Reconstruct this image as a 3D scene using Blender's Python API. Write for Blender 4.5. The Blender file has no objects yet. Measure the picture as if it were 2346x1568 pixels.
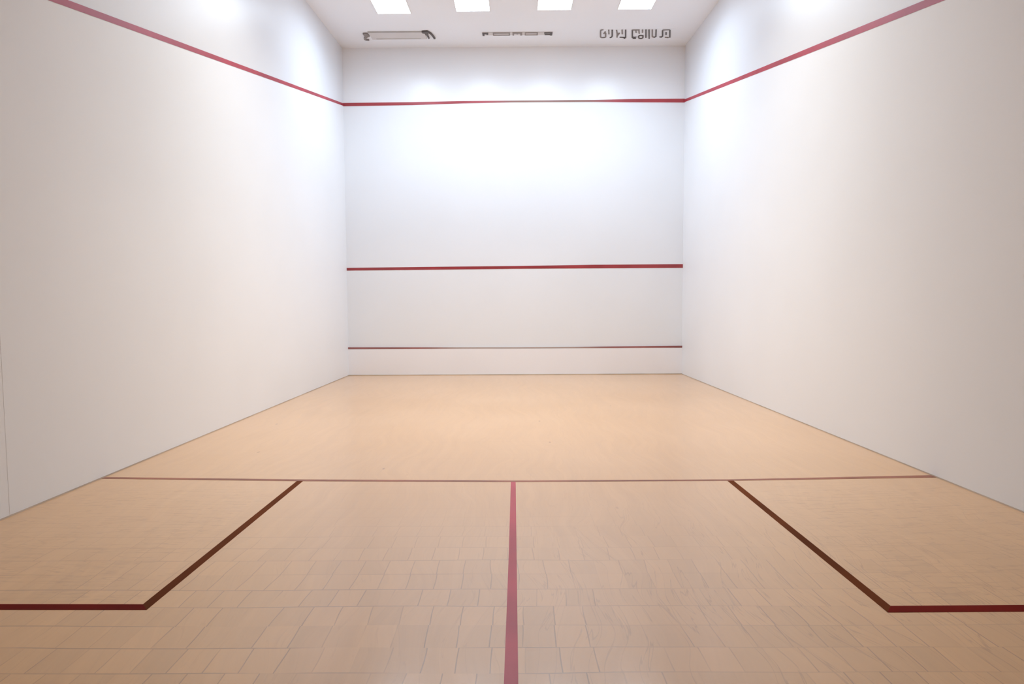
import bpy, math
from mathutils import Matrix, Vector
S = bpy.context.scene
C = S.collection

# ------------------------------------------------------------------ dimensions (metres)
HW = 3.2                      # half width of the court
D = 11.648                    # front wall
B = -1.3                      # back wall
Z_F = 6.147                   # ceiling height at the front wall
SL = 0.056                    # the ceiling drops a little towards the back ...
Y_K = 7.5                     # ... as far as here, then runs level
def ceil_z(y): return Z_F - SL * (D - max(y, Y_K))
CT = math.atan(SL)

# ------------------------------------------------------------------ helpers
def mesh(name, verts, faces, mats, idx=None, parent=None, smooth=False):
    me = bpy.data.meshes.new(name)
    me.from_pydata([tuple(v) for v in verts], [], faces)
    for m in (mats if isinstance(mats, (list, tuple)) else [mats]): me.materials.append(m)
    if idx:
        for p, i in zip(me.polygons, idx): p.material_index = i
    me.validate(); me.update()
    import bmesh
    bm = bmesh.new(); bm.from_mesh(me); bmesh.ops.recalc_face_normals(bm, faces=bm.faces); bm.to_mesh(me); bm.free()
    if smooth:
        for p in me.polygons: p.use_smooth = True
    o = bpy.data.objects.new(name, me); C.objects.link(o)
    if parent: o.parent = parent
    return o

class MB:
    def __init__(s): s.v = []; s.f = []; s.i = []
    def prism(s, ring, off, mi=0):
        """closed polygon ring (3-D points) pushed along off"""
        n = len(ring); b = len(s.v); off = Vector(off)
        s.v += [Vector(p) for p in ring] + [Vector(p) + off for p in ring]
        s.f.append(tuple(b + k for k in range(n))); s.f.append(tuple(b + n + k for k in reversed(range(n))))
        for k in range(n):
            j = (k + 1) % n
            s.f.append((b + k, b + n + k, b + n + j, b + j))
        s.i += [mi] * (n + 2)
        return s
    def box(s, x0, x1, y0, y1, z0, z1, mi=0):
        return s.prism([(x0, y0, z0), (x1, y0, z0), (x1, y1, z0), (x0, y1, z0)], (0, 0, z1 - z0), mi)
    def bevel_box(s, x0, x1, y0, y1, z0, z1, c, mi=0):
        """box whose lower edges are chamfered"""
        b = len(s.v)
        r0 = [(x0 + c, y0 + c, z0), (x1 - c, y0 + c, z0), (x1 - c, y1 - c, z0), (x0 + c, y1 - c, z0)]
        r1 = [(x0, y0, z0 + c), (x1, y0, z0 + c), (x1, y1, z0 + c), (x0, y1, z0 + c)]
        r2 = [(x0, y0, z1), (x1, y0, z1), (x1, y1, z1), (x0, y1, z1)]
        s.v += [Vector(p) for p in r0 + r1 + r2]
        s.f.append((b, b + 1, b + 2, b + 3)); s.f.append((b + 8, b + 9, b + 10, b + 11)); s.i += [mi, mi]
        for L in (0, 4):
            for k in range(4):
                j = (k + 1) % 4
                s.f.append((b + L + k, b + L + j, b + L + 4 + j, b + L + 4 + k)); s.i.append(mi)
        return s
    def strip(s, pts, widths, side, normal, t):
        """a strip of tape: centre points, widths measured along side, thickness t along normal"""
        side = Vector(side); n = Vector(normal) * t
        a = [Vector(p) + side * w / 2 for p, w in zip(pts, widths)]
        c = [Vector(p) - side * w / 2 for p, w in zip(pts, widths)]
        return s.prism(a + c[::-1], n)
    def build(s, name, mats, parent=None, smooth=False):
        return mesh(name, s.v, s.f, mats, s.i, parent, smooth)

def struct(o): o['kind'] = 'structure'; return o
def tag(o, label, cat, group=None):
    o['label'] = label; o['category'] = cat
    if group: o['group'] = group
    return o
def empty(name, loc, rot=(0, 0, 0)):
    o = bpy.data.objects.new(name, None); C.objects.link(o)
    o.location = loc; o.rotation_euler = rot; o.empty_display_size = .1
    return o
def copy_tree(root):
    r = root.copy(); C.objects.link(r)
    for ch in root.children:
        c = ch.copy(); C.objects.link(c); c.parent = r
        for g in ch.children:
            d = g.copy(); C.objects.link(d); d.parent = c
    return r

# ------------------------------------------------------------------ materials
def principled(name, col, rough=.5, spec=.5, **kw):
    m = bpy.data.materials.new(name); m.use_nodes = True
    b = m.node_tree.nodes['Principled BSDF']
    b.inputs['Base Color'].default_value = (*col, 1); b.inputs['Roughness'].default_value = rough
    b.inputs['Specular IOR Level'].default_value = spec
    for k, v in kw.items(): b.inputs[k].default_value = v
    return m, m.node_tree, b

class NT:
    """small helper for node maths"""
    def __init__(s, nt): s.nt = nt; s.n = nt.nodes; s.l = nt.links
    def put(s, sock, v):
        if hasattr(v, 'is_output'): s.l.new(v, sock)
        elif v is not None: sock.default_value = v
    def math(s, op, a, b=None, c=None, clamp=False):
        n = s.n.new('ShaderNodeMath'); n.operation = op; n.use_clamp = clamp
        s.put(n.inputs[0], a)
        if b is not None: s.put(n.inputs[1], b)
        if c is not None: s.put(n.inputs[2], c)
        return n.outputs[0]
    def xyz(s, x, y, z=0.0):
        n = s.n.new('ShaderNodeCombineXYZ'); s.put(n.inputs[0], x); s.put(n.inputs[1], y); s.put(n.inputs[2], z)
        return n.outputs[0]
    def noise(s, vec, scale, detail=2, rough=.5, dist=0):
        n = s.n.new('ShaderNodeTexNoise'); s.l.new(vec, n.inputs['Vector'])
        n.inputs['Scale'].default_value = scale; n.inputs['Detail'].default_value = detail
        n.inputs['Roughness'].default_value = rough; n.inputs['Distortion'].default_value = dist
        return n.outputs['Fac']
    def white(s, vec):
        n = s.n.new('ShaderNodeTexWhiteNoise'); n.noise_dimensions = '3D'; s.l.new(vec, n.inputs['Vector'])
        return n.outputs['Value']
    def ramp(s, v, a, b, lo=0., hi=1.):
        n = s.n.new('ShaderNodeMapRange'); n.interpolation_type = 'SMOOTHSTEP'
        s.put(n.inputs['Value'], v)
        for k, q in zip(('From Min', 'From Max', 'To Min', 'To Max'), (a, b, lo, hi)): s.put(n.inputs[k], q)
        return n.outputs[0]
    def mix(s, f, a, b, mode='MIX'):
        n = s.n.new('ShaderNodeMix'); n.data_type = 'RGBA'; n.blend_type = mode
        s.put(n.inputs['Factor'], f)
        for sock, v in ((n.inputs['A'] if False else n.inputs[6], a), (n.inputs[7], b)):
            s.put(sock, (*v, 1) if isinstance(v, tuple) and len(v) == 3 else v)
        return n.outputs[2]

def wall_paint(name, col, rough, spec=.5, bump=.02):
    m, nt, b = principled(name, col, rough, spec)
    h = NT(nt); g = nt.nodes.new('ShaderNodeNewGeometry').outputs['Position']
    f = h.noise(g, .55, 2)
    c = h.mix(h.ramp(f, .3, .7), tuple(x * .985 for x in col), tuple(min(1, x * 1.015) for x in col))
    nt.links.new(c, b.inputs['Base Color'])
    return m

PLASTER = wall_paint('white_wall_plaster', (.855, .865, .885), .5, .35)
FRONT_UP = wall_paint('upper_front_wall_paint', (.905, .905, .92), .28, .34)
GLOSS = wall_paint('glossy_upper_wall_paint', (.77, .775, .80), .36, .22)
CEIL = wall_paint('ceiling_paint', (.87, .885, .92), .8, .2)
TIN = wall_paint('tin_board_paint', (.92, .90, .915), .45, .4)
BACKM = wall_paint('dark_rear_wall', (.10, .09, .08), .3, .5)  # unseen rear wall kept dark so that light falls off towards the back

def floor_material():
    m, nt, b = principled('sprung_maple_floor', (.6, .4, .25), .36, .5)
    b.inputs['Coat Weight'].default_value = 1.; b.inputs['Coat Roughness'].default_value = .2; b.inputs['Coat IOR'].default_value = 1.56
    h = NT(nt)
    pos = nt.nodes.new('ShaderNodeNewGeometry').outputs['Position']
    sp = nt.nodes.new('ShaderNodeSeparateXYZ'); nt.links.new(pos, sp.inputs[0]); x, y = sp.outputs[0], sp.outputs[1]
    # boards wander slightly
    wob = h.noise(pos, .9, 2); wob2 = h.noise(h.xyz(y, x, 3.1), 1.3, 2)
    yy = h.math('ADD', y, h.math('MULTIPLY', h.math('SUBTRACT', wob, .5), .05))
    xx = h.math('ADD', x, h.math('MULTIPLY', h.math('SUBTRACT', wob2, .5), .09))
    RH, BW = .162, .130
    r = h.math('DIVIDE', yy, RH); row = h.math('FLOOR', r); fr = h.math('FRACT', r)
    drow = h.math('MULTIPLY', h.math('MINIMUM', fr, h.math('SUBTRACT', 1., fr)), RH)
    shift = h.white(h.xyz(row, 7.3, 1.))
    c = h.math('ADD', h.math('DIVIDE', xx, BW), h.math('MULTIPLY', shift, 3.))
    col = h.math('FLOOR', c); fc = h.math('FRACT', c)
    dcol = h.math('MULTIPLY', h.math('MINIMUM', fc, h.math('SUBTRACT', 1., fc)), BW)
    s_row = h.ramp(drow, .0012, .0045, 1., 0.)
    s_col = h.ramp(dcol, .0008, .0036, 1., 0.)
    # where a joint has opened enough to show
    open_row = h.ramp(h.noise(h.xyz(h.math('MULTIPLY', x, .5), h.math('MULTIPLY', y, 5.)), 1.6, 2), .36, .52)
    open_col = h.ramp(h.noise(h.xyz(h.math('MULTIPLY', x, 2.), h.math('MULTIPLY', y, .7), 5.), 1.7, 2), .36, .56)
    # glare painted in: joints and board tones fade out towards the bright front
    glare_fade = h.ramp(y, 2.3, 3.9, 1., .10)
    leftish = h.ramp(x, -.2, .9, 1., .35)
    s_row = h.math('MULTIPLY', h.math('MULTIPLY', s_row, open_row), h.math('MULTIPLY', glare_fade, leftish))
    s_col = h.math('MULTIPLY', h.math('MULTIPLY', s_col, open_col), glare_fade)
    # long wavy grain running down the court
    gx = h.math('ADD', x, h.math('MULTIPLY', h.math('SUBTRACT', h.noise(pos, .8, 2), .5), .7))
    g1 = h.noise(h.xyz(h.math('MULTIPLY', gx, 13.), h.math('MULTIPLY', y, .75)), 1., 3, .55)
    g2 = h.noise(h.xyz(h.math('MULTIPLY', gx, 60.), h.math('MULTIPLY', y, 1.6), 9.), 1., 2, .6)
    line = h.ramp(h.math('ABSOLUTE', h.math('SUBTRACT', g1, .52)), .0, .011, 1., 0.)
    rightish = h.ramp(x, -.6, .9, .12, .55)
    line = h.math('MULTIPLY', h.math('MULTIPLY', line, rightish), h.ramp(y, 2.6, 4.4, 1., .15))
    # cross grain inside the service boxes
    cx = h.noise(h.xyz(h.math('MULTIPLY', x, 1.5), h.math('MULTIPLY', yy, 16.), 4.), 1., 3, .6)
    cline = h.ramp(h.math('ABSOLUTE', h.math('SUBTRACT', cx, .5)), .0, .02, 1., 0.)
    inbox = h.math('MULTIPLY', h.ramp(h.math('ABSOLUTE', x), 1.5, 1.9, 0., 1.), h.math('MULTIPLY', h.ramp(y, 2.55, 2.7), h.ramp(y, 4.2, 4.6, 1., 0.)))
    cline = h.math('MULTIPLY', h.math('MULTIPLY', cline, inbox), .3)
    tone = h.white(h.xyz(col, row, 2.))
    patch = h.noise(pos, .55, 2)
    # varnish colour
    base = h.mix(h.ramp(patch, .3, .7), FLOOR_A, FLOOR_B)
    f = h.math('MULTIPLY', h.math('SUBTRACT', tone, .5), h.math('MULTIPLY', glare_fade, .11))
    f = h.math('ADD', f, h.math('MULTIPLY', h.math('SUBTRACT', g1, .5), .16))
    f = h.math('ADD', f, h.math('MULTIPLY', h.math('SUBTRACT', g2, .5), .07))
    f = h.math('ADD', 1., f)
    vm = nt.nodes.new('ShaderNodeVectorMath'); vm.operation = 'SCALE'
    nt.links.new(base, vm.inputs[0]); nt.links.new(f, vm.inputs['Scale'])
    seams = h.math('MAXIMUM', h.math('MAXIMUM', h.math('MULTIPLY', s_row, .55), h.math('MULTIPLY', s_col, .55)), h.math('MAXIMUM', h.math('MULTIPLY', line, .5), h.math('MULTIPLY', cline, .6)))
    # knots
    vo = nt.nodes.new('ShaderNodeTexVoronoi'); vo.inputs['Scale'].default_value = 1.0
    nt.links.new(h.xyz(h.math('MULTIPLY', x, 4.), h.math('MULTIPLY', y, 1.6)), vo.inputs['Vector'])
    knot = h.ramp(vo.outputs['Distance'], .02, .06, .5, 0.)
    knot = h.math('MULTIPLY', knot, h.ramp(h.noise(pos, 1.1, 1), .5, .6))
    seams = h.math('MAXIMUM', seams, knot)
    colr = h.mix(seams, vm.outputs[0], (.15, .065, .02))
    nt.links.new(colr, b.inputs['Base Color'])
    return m
FLOOR_A = (.665, .352, .130); FLOOR_B = (.700, .384, .160)
WOOD = floor_material()

def paint(name, col, rough=.4, worn=.12, spec=.4):
    m, nt, b = principled(name, col, rough, spec); h = NT(nt)
    g = nt.nodes.new('ShaderNodeNewGeometry').outputs['Position']
    f = h.ramp(h.noise(g, 1.7, 3), .35, .7)
    nt.links.new(h.mix(f, tuple(c * (1 - worn) for c in col), tuple(min(1, c * (1 + worn)) for c in col)), b.inputs['Base Color'])
    return m
RED_FRONT = paint('red_line_paint', (.36, .05, .055))
def worn_line(name, col, worn, x0, x1, x2, x3):
    m = paint(name, col); nt = m.node_tree; b = nt.nodes['Principled BSDF']; h = NT(nt)
    sp = nt.nodes.new('ShaderNodeSeparateXYZ'); nt.links.new(nt.nodes.new('ShaderNodeNewGeometry').outputs['Position'], sp.inputs[0])
    f = h.math('MULTIPLY', h.ramp(sp.outputs[0], x0, x1), h.ramp(sp.outputs[0], x2, x3, 1., 0.))
    src = b.inputs['Base Color'].links[0].from_socket
    nt.links.new(h.mix(f, src, worn), b.inputs['Base Color'])
    return m
RED_OUT = worn_line('red_line_paint_worn_brown', (.42, .055, .065), (.30, .15, .12), -.6, .1, 1.2, 2.0)
RED_SIDE = paint('crimson_line_paint', (.42, .035, .06))
RED_CENTRE = paint('rose_red_line_paint', (.50, .055, .075), .4)
RED_BOX = paint('dark_red_line_paint', (.16, .009, .005), .75, .2, .06)
BROWN_BOX = paint('brown_red_line_paint', (.14, .035, .008), .75, .2, .06)
BROWN = paint('faded_brown_line_paint', (.30, .10, .055), .45, .2)
TINRED = worn_line('faded_tin_line_paint', (.33, .12, .11), (.48, .38, .34), -1.9, -.9, .9, 1.9)
EDGE = paint('brown_contact_line', (.36, .25, .17), .6)  # dark contact line at the side walls, put into a strip colour
EDGE2 = paint('pale_contact_line', (.56, .46, .36), .6)  # darker seam below the tin, put into a strip colour
GREY = paint('grey_enamel', (.68, .645, .63), .45, .03)
GREY_D = paint('darker_grey_enamel', (.52, .50, .48), .45, .05)
CHAR = paint('charcoal_metal', (.10, .085, .08), .45, .1)
MID = paint('brown_grey_metal', (.27, .235, .22), .5, .1)
WHITE = paint('white_enamel', (.8, .79, .78), .4, .02)
def lamp_mat(k=1.):
    m = bpy.data.materials.new('light_diffuser'); m.use_nodes = True; nt = m.node_tree; nt.nodes.clear()
    e = nt.nodes.new('ShaderNodeEmission'); e.inputs['Color'].default_value = LAMP_COL; e.inputs['Strength'].default_value = LAMP * k
    o = nt.nodes.new('ShaderNodeOutputMaterial'); nt.links.new(e.outputs[0], o.inputs[0])
    return m
LAMP = 11.5; LAMP_COL = (.80, 1.0, 1.22, 1)
POWERS = (18.5, 27.0, 0.); SPREAD = 155; COLS = ((.87, 1.04, 1.23), (.98, 1.01, .97), (1, 1, 1)); ROWY = (6.7,)
LIT = lamp_mat(); LIT_DIM = lamp_mat(.13)

# ------------------------------------------------------------------ room shell
T = .15
def ol_left(y): return 3.482 + (5.114 - 3.482) / (D - 4.399) * (y - 4.399)
def ol_right(y): return 3.616 + (5.142 - 3.616) / (D - 4.771) * (y - 4.771)
struct(MB().box(-HW - T, HW + T, B - T, D + T, -.2, 0).build('floor', WOOD))
m = MB()
m.prism([(-HW - T, D + T, ceil_z(D) + SL * T), (-HW - T, Y_K, ceil_z(Y_K)), (-HW - T, B - T, ceil_z(0)), (-HW - T, B - T, 6.5), (-HW - T, D + T, 6.5)], (2 * HW + 2 * T, 0, 0))
struct(m.build('ceiling', CEIL))
for name, sx, ol in (('wall_left', -1, ol_left), ('wall_right', 1, ol_right)):
    m = MB(); x = sx * HW
    m.prism([(x, B, 0), (x, D, 0), (x, D, ol(D)), (x, B, ol(B))], (sx * T, 0, 0), 0)
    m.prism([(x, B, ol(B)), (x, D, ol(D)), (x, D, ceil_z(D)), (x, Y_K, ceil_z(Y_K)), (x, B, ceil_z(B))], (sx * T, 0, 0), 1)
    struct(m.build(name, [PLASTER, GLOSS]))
m = MB()
m.prism([(-HW, D, 0), (HW, D, 0), (HW, D, 5.142), (-HW, D, 5.114)], (0, T, 0), 0)
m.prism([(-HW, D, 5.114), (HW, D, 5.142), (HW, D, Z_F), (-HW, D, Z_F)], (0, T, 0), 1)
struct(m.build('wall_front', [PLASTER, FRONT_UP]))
struct(MB().box(-HW, HW, B - T, B, 0, ceil_z(0)).build('wall_back', BACKM))
# added brown strips paint in the dark contact line of floor and walls
struct(MB().prism([(-HW, B, 0), (-HW, B, .008), (-HW + .008, B, 0)], (0, D - B, 0)).build('contact_strip_left', EDGE))
struct(MB().prism([(HW, B, 0), (HW, B, .007), (HW - .007, B, 0)], (0, D - B, 0)).build('contact_strip_right', EDGE))
# cover strip over the vertical joint of the left wall
struct(MB().box(-HW, -HW + .0009, 3.765, 3.787, .01, ol_left(3.775) - .06).build('trim_1', PLASTER))

# ------------------------------------------------------------------ the tin across the foot of the front wall
tin = empty('tin_board', (0, D, 0))
b_ = MB()
b_.prism([(-HW, -.001, 0.004), (-HW, -.022, 0.004), (-HW, -.022, .506), (-HW, -.001, .506)], (2 * HW, 0, 0)).build('board', TIN, tin)
s_ = MB()
s_.strip([(-HW, -.022, .5255), (-1.4, -.022, .5205), (0, -.022, .519), (1.2, -.022, .520), (HW, -.022, .5245)], [.034, .026, .018, .022, .040], (0, 0, 1), (0, 1, 0), .021)
tl = s_.build('top_line', TINRED, tin); tl['label'] = 'thin faded red line along the top of the board'
e_ = MB().box(-HW, HW, -.030, -.022, 0, .013).build('bottom_contact_strip', EDGE2, tin)  # added strip painting in the darker seam between tin and floor
tag(tin, 'low pale beige board along the foot of the front wall with thin red top line', 'tin board')

# ------------------------------------------------------------------ wall lines
t = .002; DL = D - .0006; WL = HW - .0006
o = MB().strip([(-HW, DL, 5.113), (-1.9, DL, 5.122), (-1.0, DL, 5.141), (0, DL, 5.149), (1.5, DL, 5.149), (2.2, DL, 5.149), (HW, DL, 5.144)], [.060, .056, .044, .032, .038, .060, .070], (0, 0, 1), (0, -1, 0), t).build('out_line', RED_OUT)
tag(o, 'red out line running level across the upper front wall between both corners', 'court line')
o = MB().strip([(-HW, DL, 2.036), (-1.6, DL, 2.046), (0, DL, 2.054), (1.5, DL, 2.062), (HW, DL, 2.062)], [.050, .056, .052, .068, .070], (0, 0, 1), (0, -1, 0), t).build('service_line', RED_FRONT)
tag(o, 'red service line across the middle of the front wall, below the out line', 'court line')
y0 = .6
o = MB().strip([(-WL, y0, ol_left(y0)), (-WL, 6, ol_left(6)), (-WL, DL, ol_left(D))], [.052, .050, .046], (0, 0, 1), (1, 0, 0), t).build('out_line', RED_SIDE)
tag(o, 'crimson out line slanting along the left side wall down towards the front corner', 'court line')
o = MB().strip([(WL, y0, ol_right(y0)), (WL, 6, ol_right(6)), (WL, DL, ol_right(D))], [.062, .060, .050], (0, 0, 1), (-1, 0, 0), t).build('out_line', RED_SIDE)
tag(o, 'crimson out line slanting along the right side wall down towards the front corner', 'court line')

# ------------------------------------------------------------------ floor lines
t = .0012
def fl(pts, w, side): return MB().strip([(x, y, 0) for x, y in pts], w, side, (0, 0, 1), t)
o = fl([(-HW + .008, 4.630), (-1.63, 4.545), (-.014, 4.500), (1.62, 4.510), (HW - .007, 4.590)], [.042, .044, .034, .034, .060], (0, 1, 0)).build('short_line', BROWN)
tag(o, 'thin faded brown red short line crossing the whole floor from wall to wall', 'court line')
o = fl([(-.014, 4.482), (-.013, 3.2), (-.0145, 2.04), (-.0145, 1.0), (-.0145, B)], [.036, .041, .050, .05, .05], (1, 0, 0)).build('half_court_line', RED_CENTRE)
tag(o, 'broad rose red half court line running down the middle of the floor', 'court line')
def lbox(sx, xo, yc, ys, w, wy):
    """side line and rear line of a service box, one bent strip"""
    m1 = MB()
    xi, xw = sx * xo, sx * (HW - .008)
    h, g = w / 2, wy / 2
    ring = [(xi - sx * h, ys, 0), (xi + sx * h, ys, 0), (xi + sx * h, yc + g, 0), (xw, yc + g + .012, 0), (xw, yc - g + .012, 0), (xi - sx * h, yc - g, 0)]
    root = empty('service_box_line', (xi, yc, 0))
    a = MB().prism([(p[0] - xi, p[1] - yc, 0) for p in (ring[0], ring[1], (xi + sx * h, yc + g, 0), (xi - sx * h, yc - g, 0))], (0, 0, t)).build('side_line', BROWN_BOX, root)
    a['label'] = 'brown side line of the box'
    c = MB().prism([(p[0] - xi, p[1] - yc, 0) for p in (ring[2], ring[3], ring[4], ring[5])], (0, 0, t)).build('rear_line', RED_BOX, root)
    c['label'] = 'dark red rear line of the box'
    return root
tag(lbox(-1, 1.628, 2.592, 4.527, .046, .050), 'dark red and brown service box line on the floor beside the left wall', 'court line')
tag(lbox(1, 1.612, 2.558, 4.492, .046, .056), 'dark red and brown service box line on the floor beside the right wall', 'court line')

# ------------------------------------------------------------------ ceiling lights
def on_ceiling(x, y): return (x, y, ceil_z(y))
YE, LL, LW = 10.185, 1.0, .53
def make_light(x, y, wdt=LW):
    r = empty('ceiling_light', on_ceiling(x, y), (CT, 0, 0))
    w, l = wdt / 2, LL / 2
    m = MB()
    m.box(-w - .012, w + .012, -l - .012, -l, -.006, 0); m.box(-w - .012, w + .012, l, l + .012, -.006, 0)
    m.box(-w - .012, -w, -l, l, -.006, 0); m.box(w, w + .012, -l, l, -.006, 0)
    m.build('frame', WHITE, r)
    MB().box(-w, w, -l, l, -.004, -.001).build('diffuser', LIT, r)
    a = bpy.data.lights.new('panel_glow', 'AREA'); a.shape = 'RECTANGLE'; a.size = wdt - .02; a.size_y = LL - .02
    a.energy = POWERS[0]; a.color = COLS[0]; a.spread = math.radians(SPREAD)
    ao = bpy.data.objects.new('panel_glow', a); C.objects.link(ao); ao.parent = r; ao.location = (0, 0, -.008)
    return r
lamp = make_light(-1.925, YE - LL / 2)
names = ['leftmost of the four', 'second from the left of the four', 'third from the left of the four', 'rightmost of the four']
ys = (YE - .05, YE - .12, YE - .145, YE - .15)
for k, (x, y) in enumerate(((-1.925, ys[0]), (-.645, ys[1]), (.655, ys[2]), (1.94, ys[3]))):
    o = lamp if k == 0 else copy_tree(lamp)
    o.location = on_ceiling(x, y - LL / 2)
    tag(o, names[k] + ' glowing white rectangular ceiling panels near the front wall', 'ceiling light', 'white light panels in the ceiling')

dim = lamp.children[1].data.copy(); dim.materials[0] = LIT_DIM
for row, yr in enumerate(ROWY):
    pw = lamp.children[-1].data.copy(); pw.energy = POWERS[row + 1]; pw.color = COLS[row + 1]; pw.spread = math.radians(115)
    for k, x in enumerate((-1.925, -.645, .655, 1.94)):
        o = copy_tree(lamp); o.location = on_ceiling(x, yr)
        if yr < Y_K: o.rotation_euler = (0, 0, 0)
        for ch in o.children:
            if ch.type == 'LIGHT': ch.data = pw
            elif ch.name.startswith('diffuser'): ch.data = dim
        tag(o, ('white light panel in the %s row behind the four seen above the front wall' % ('second', 'third')[row]), 'ceiling light', 'light panels of the %s ceiling row' % ('second', 'third')[row])

# ------------------------------------------------------------------ three fittings between the lights and the front wall
class Draw(MB):
    """flat metalwork under the ceiling; drawing units are u across and v towards the front wall"""
    def __init__(s, k, kv, sx=0): super().__init__(); s.k = k; s.kv = kv; s.sx = sx
    def stroke(s, a, b, w, z0=-.012, z1=-.004):
        a = Vector((a[0] * s.k, a[1] * s.kv)); b = Vector((b[0] * s.k, b[1] * s.kv)); w *= .5
        d = (b - a); d = d.normalized() if d.length else Vector((1, 0)); n = Vector((-d.y, d.x)) * w
        c = d * w * .35
        if s.sx: a = Vector((a.x + (s.sx + a.x) * a.y / 11.08, a.y)); b = Vector((b.x + (s.sx + b.x) * b.y / 11.08, b.y))
        P = [a - c + n * .6, a - c - n * .6, a - n, b - n, b + c - n * .6, b + c + n * .6, b + n, a + n]
        s.prism([(p.x, p.y, z0) for p in P], (0, 0, z1 - z0)); return s
    def line(s, pts, w, **k):
        for a, b in zip(pts, pts[1:]): s.stroke(a, b, w, **k)
        return s
    def ring(s, c, r, w):
        P = [(c[0] + r * math.cos(q * math.pi / 6), c[1] + r * math.sin(q * math.pi / 6) ) for q in range(13)]
        return s.line(P, w)

# air grille with the broken row of slots (right)
KX = 1.253 / 1960; KV = .365 / 270
gr = empty('slotted_ceiling_grille', on_ceiling(2.150, 11.045), (CT, 0, 0))
MB().bevel_box(-.66, .66, -.20, .20, -.002, 0, .001).build('face_plate', CEIL, gr)
def q(u, v): return (u - 1135, v - 330)
def glyphs(name, mat, items, w):
    for pts in items:
        Draw(KX, KV, 2.155).line([q(*p) for p in pts], w).build(name, mat, gr)
glyphs('slot', MID, [[(250, 190), (195, 195), (180, 230), (180, 430), (215, 455), (290, 450), (320, 430), (320, 300)], [(270, 320), (310, 255)], [(405, 200), (410, 330)], [(620, 205), (640, 330), (635, 445)], [(700, 300), (650, 380)], [(775, 200), (780, 330)],
                    [(1150, 210), (1160, 290)], [(1235, 215), (1245, 320)], [(1335, 200), (1335, 290)], [(1250, 205), (1055, 205)], [(1605, 200), (1605, 420), (1640, 455)], [(1960, 455), (2050, 470)], [(1890, 215), (2080, 205)]], .024)
glyphs('slot', CHAR, [[(500, 200), (500, 400), (480, 440), (440, 455)], [(710, 445), (800, 450), (865, 470)], [(870, 200), (870, 450), (830, 490)], [(1055, 210), (1055, 460)], [(1055, 440), (1120, 455), (1160, 440)], [(1070, 490), (1150, 490)],
                        [(1430, 200), (1430, 460)], [(1515, 200), (1520, 500)], [(1710, 200), (1705, 430), (1650, 460)], [(1890, 230), (1890, 420), (1850, 455), (1810, 440)], [(2090, 215), (2090, 460)], [(1985, 290), (1985, 370)], [(1225, 440), (1245, 490), (1300, 500), (1345, 470), (1350, 400), (1300, 385), (1245, 395), (1225, 440)]], .024)
tag(gr, 'ceiling grille of broken dark upright slots and loops near the right corner', 'ceiling grille')

# slim slot diffuser (middle)
sd = empty('slot_diffuser', on_ceiling(.07, 11.0), (CT, 0, 0))
L, V = .615, .062
m = MB()
m.bevel_box(-L, L, -V, V, -.010, 0, .002)
m.build('face_plate', GREY, sd)
def bar(mb, u0, u1, v0, v1, z=.016): mb.box(u0, u1, v0, v1, -z, -.010)
for u0, u1 in ((-.43, -.13), (.13, .36)):
    m = MB(); bar(m, u0, u1, -V, -V + .034); bar(m, u0, u1, V - .024, V); bar(m, u0, u0 + .016, -V + .034, V - .024); bar(m, u1 - .02, u1, -V + .034, V - .024)
    m.build('slot_frame', MID, sd)
m = MB(); bar(m, -.085, .085, -V, -V + .045); bar(m, -.085, -.060, -V + .045, V); bar(m, .050, .085, -V + .045, V); bar(m, -.015, .010, -V + .045, .005)
m.build('centre_bracket', MID, sd)
m = MB(); bar(m, -L, -.51, -V, -.015, .02); bar(m, -L, -.58, -.015, V, .02); bar(m, -.545, -.515, -.015, .02, .02); m.build('end_cap', CHAR, sd)
m = MB(); bar(m, .47, L, -V, -.02, .02); bar(m, .575, L, -.02, V, .02); bar(m, .48, .575, .02, V - .01, .018); m.build('end_cap', CHAR, sd)
tag(sd, 'slim dark framed slot diffuser in the ceiling between the two other fittings', 'ceiling vent')

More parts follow.
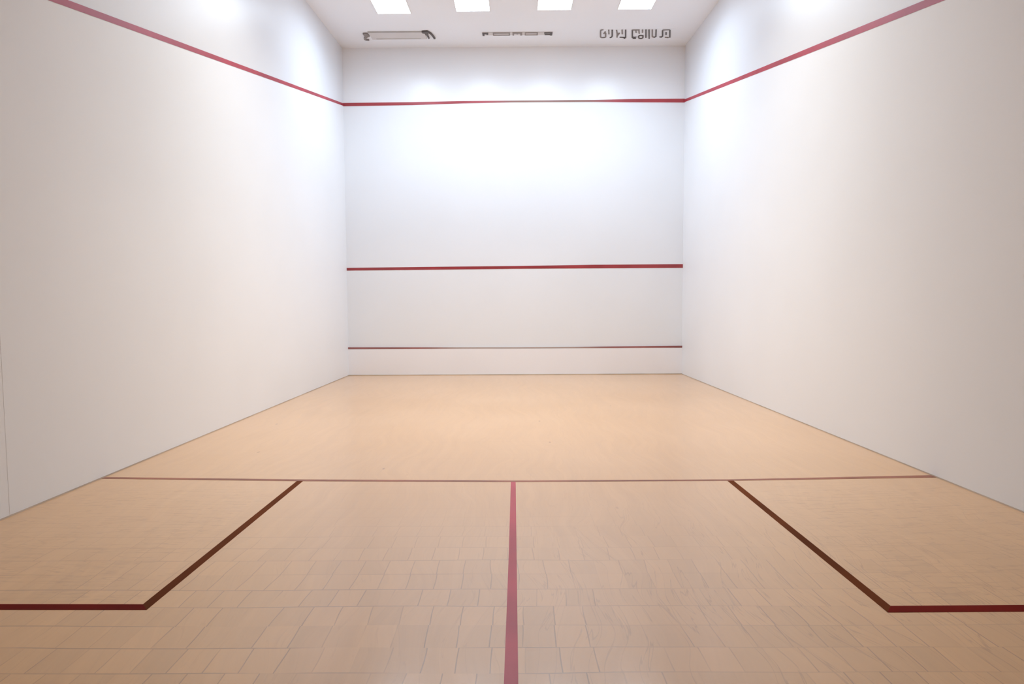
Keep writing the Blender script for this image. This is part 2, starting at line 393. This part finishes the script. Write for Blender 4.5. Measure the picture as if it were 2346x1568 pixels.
# grey cover with end brackets (left)
hb = empty('ceiling_fitting', on_ceiling(-2.05, 11.03), (CT, 0, 0))
m = MB(); m.bevel_box(-.48, .50, -.145, .175, -.016, 0, .004); m.build('cover', GREY, hb)
m = MB(); m.box(-.49, .49, -.160, -.145, -.020, -.0); m.build('front_rail', GREY_D, hb)
m = MB(); m.box(-.40, .40, .13, .155, -.020, -.016); m.build('rear_lip', GREY_D, hb)
m = Draw(1, 1)
m.stroke((-.545, -.10), (-.535, .02), .085, z0=-.025, z1=0); m.line([(-.54, .03), (-.585, .08), (-.61, .15), (-.595, .19), (-.55, .20)], .035, z0=-.023, z1=0)
m.build('end_bracket', MID, hb)
m = Draw(1, 1)
m.line([(.47, -.15), (.56, -.16)], .075, z0=-.026, z1=0); m.line([(.52, -.12), (.53, -.04)], .05, z0=-.025, z1=0)
m.line([(.56, -.16), (.60, -.09), (.62, 0), (.635, .10), (.64, .15)], .03, z0=-.023, z1=0); m.line([(.53, -.04), (.54, .14)], .024, z0=-.023, z1=0)
m.build('end_bracket', CHAR, hb)
tag(hb, 'pale grey ceiling fitting with dark end brackets near the left corner', 'ceiling fitting')

# ------------------------------------------------------------------ world, camera, view
w = bpy.data.worlds.new('World'); S.world = w; w.use_nodes = True
w.node_tree.nodes['Background'].inputs[0].default_value = (.8, .85, 1, 1); w.node_tree.nodes['Background'].inputs[1].default_value = .05
cam = bpy.data.cameras.new('Camera'); co = bpy.data.objects.new('Camera', cam); C.objects.link(co); S.camera = co
cam.sensor_fit = 'HORIZONTAL'; cam.sensor_width = 36; cam.lens = 1393.66 / 2346 * 36; cam.clip_start = .05
pit, yaw, rol = -.05845, -.00524, -.00511
fwd = Vector((math.sin(yaw) * math.cos(pit), math.cos(yaw) * math.cos(pit), math.sin(pit)))
right = Vector((math.cos(yaw), -math.sin(yaw), 0)); up = right.cross(fwd)
r_ = math.cos(rol) * right + math.sin(rol) * up; u_ = -math.sin(rol) * right + math.cos(rol) * up
M = Matrix((r_, u_, -fwd)).transposed().to_4x4(); M.translation = (.00552, 0, 1.31189)
co.matrix_world = M
S.view_settings.view_transform = 'Standard'; S.view_settings.look = 'None'; S.view_settings.gamma = 1
S.view_settings.use_curve_mapping = False
S.view_settings.exposure = 0.07
S.cycles.max_bounces = 7; S.cycles.diffuse_bounces = 6; S.cycles.glossy_bounces = 3; S.cycles.use_denoising = True; S.cycles.use_light_tree = False
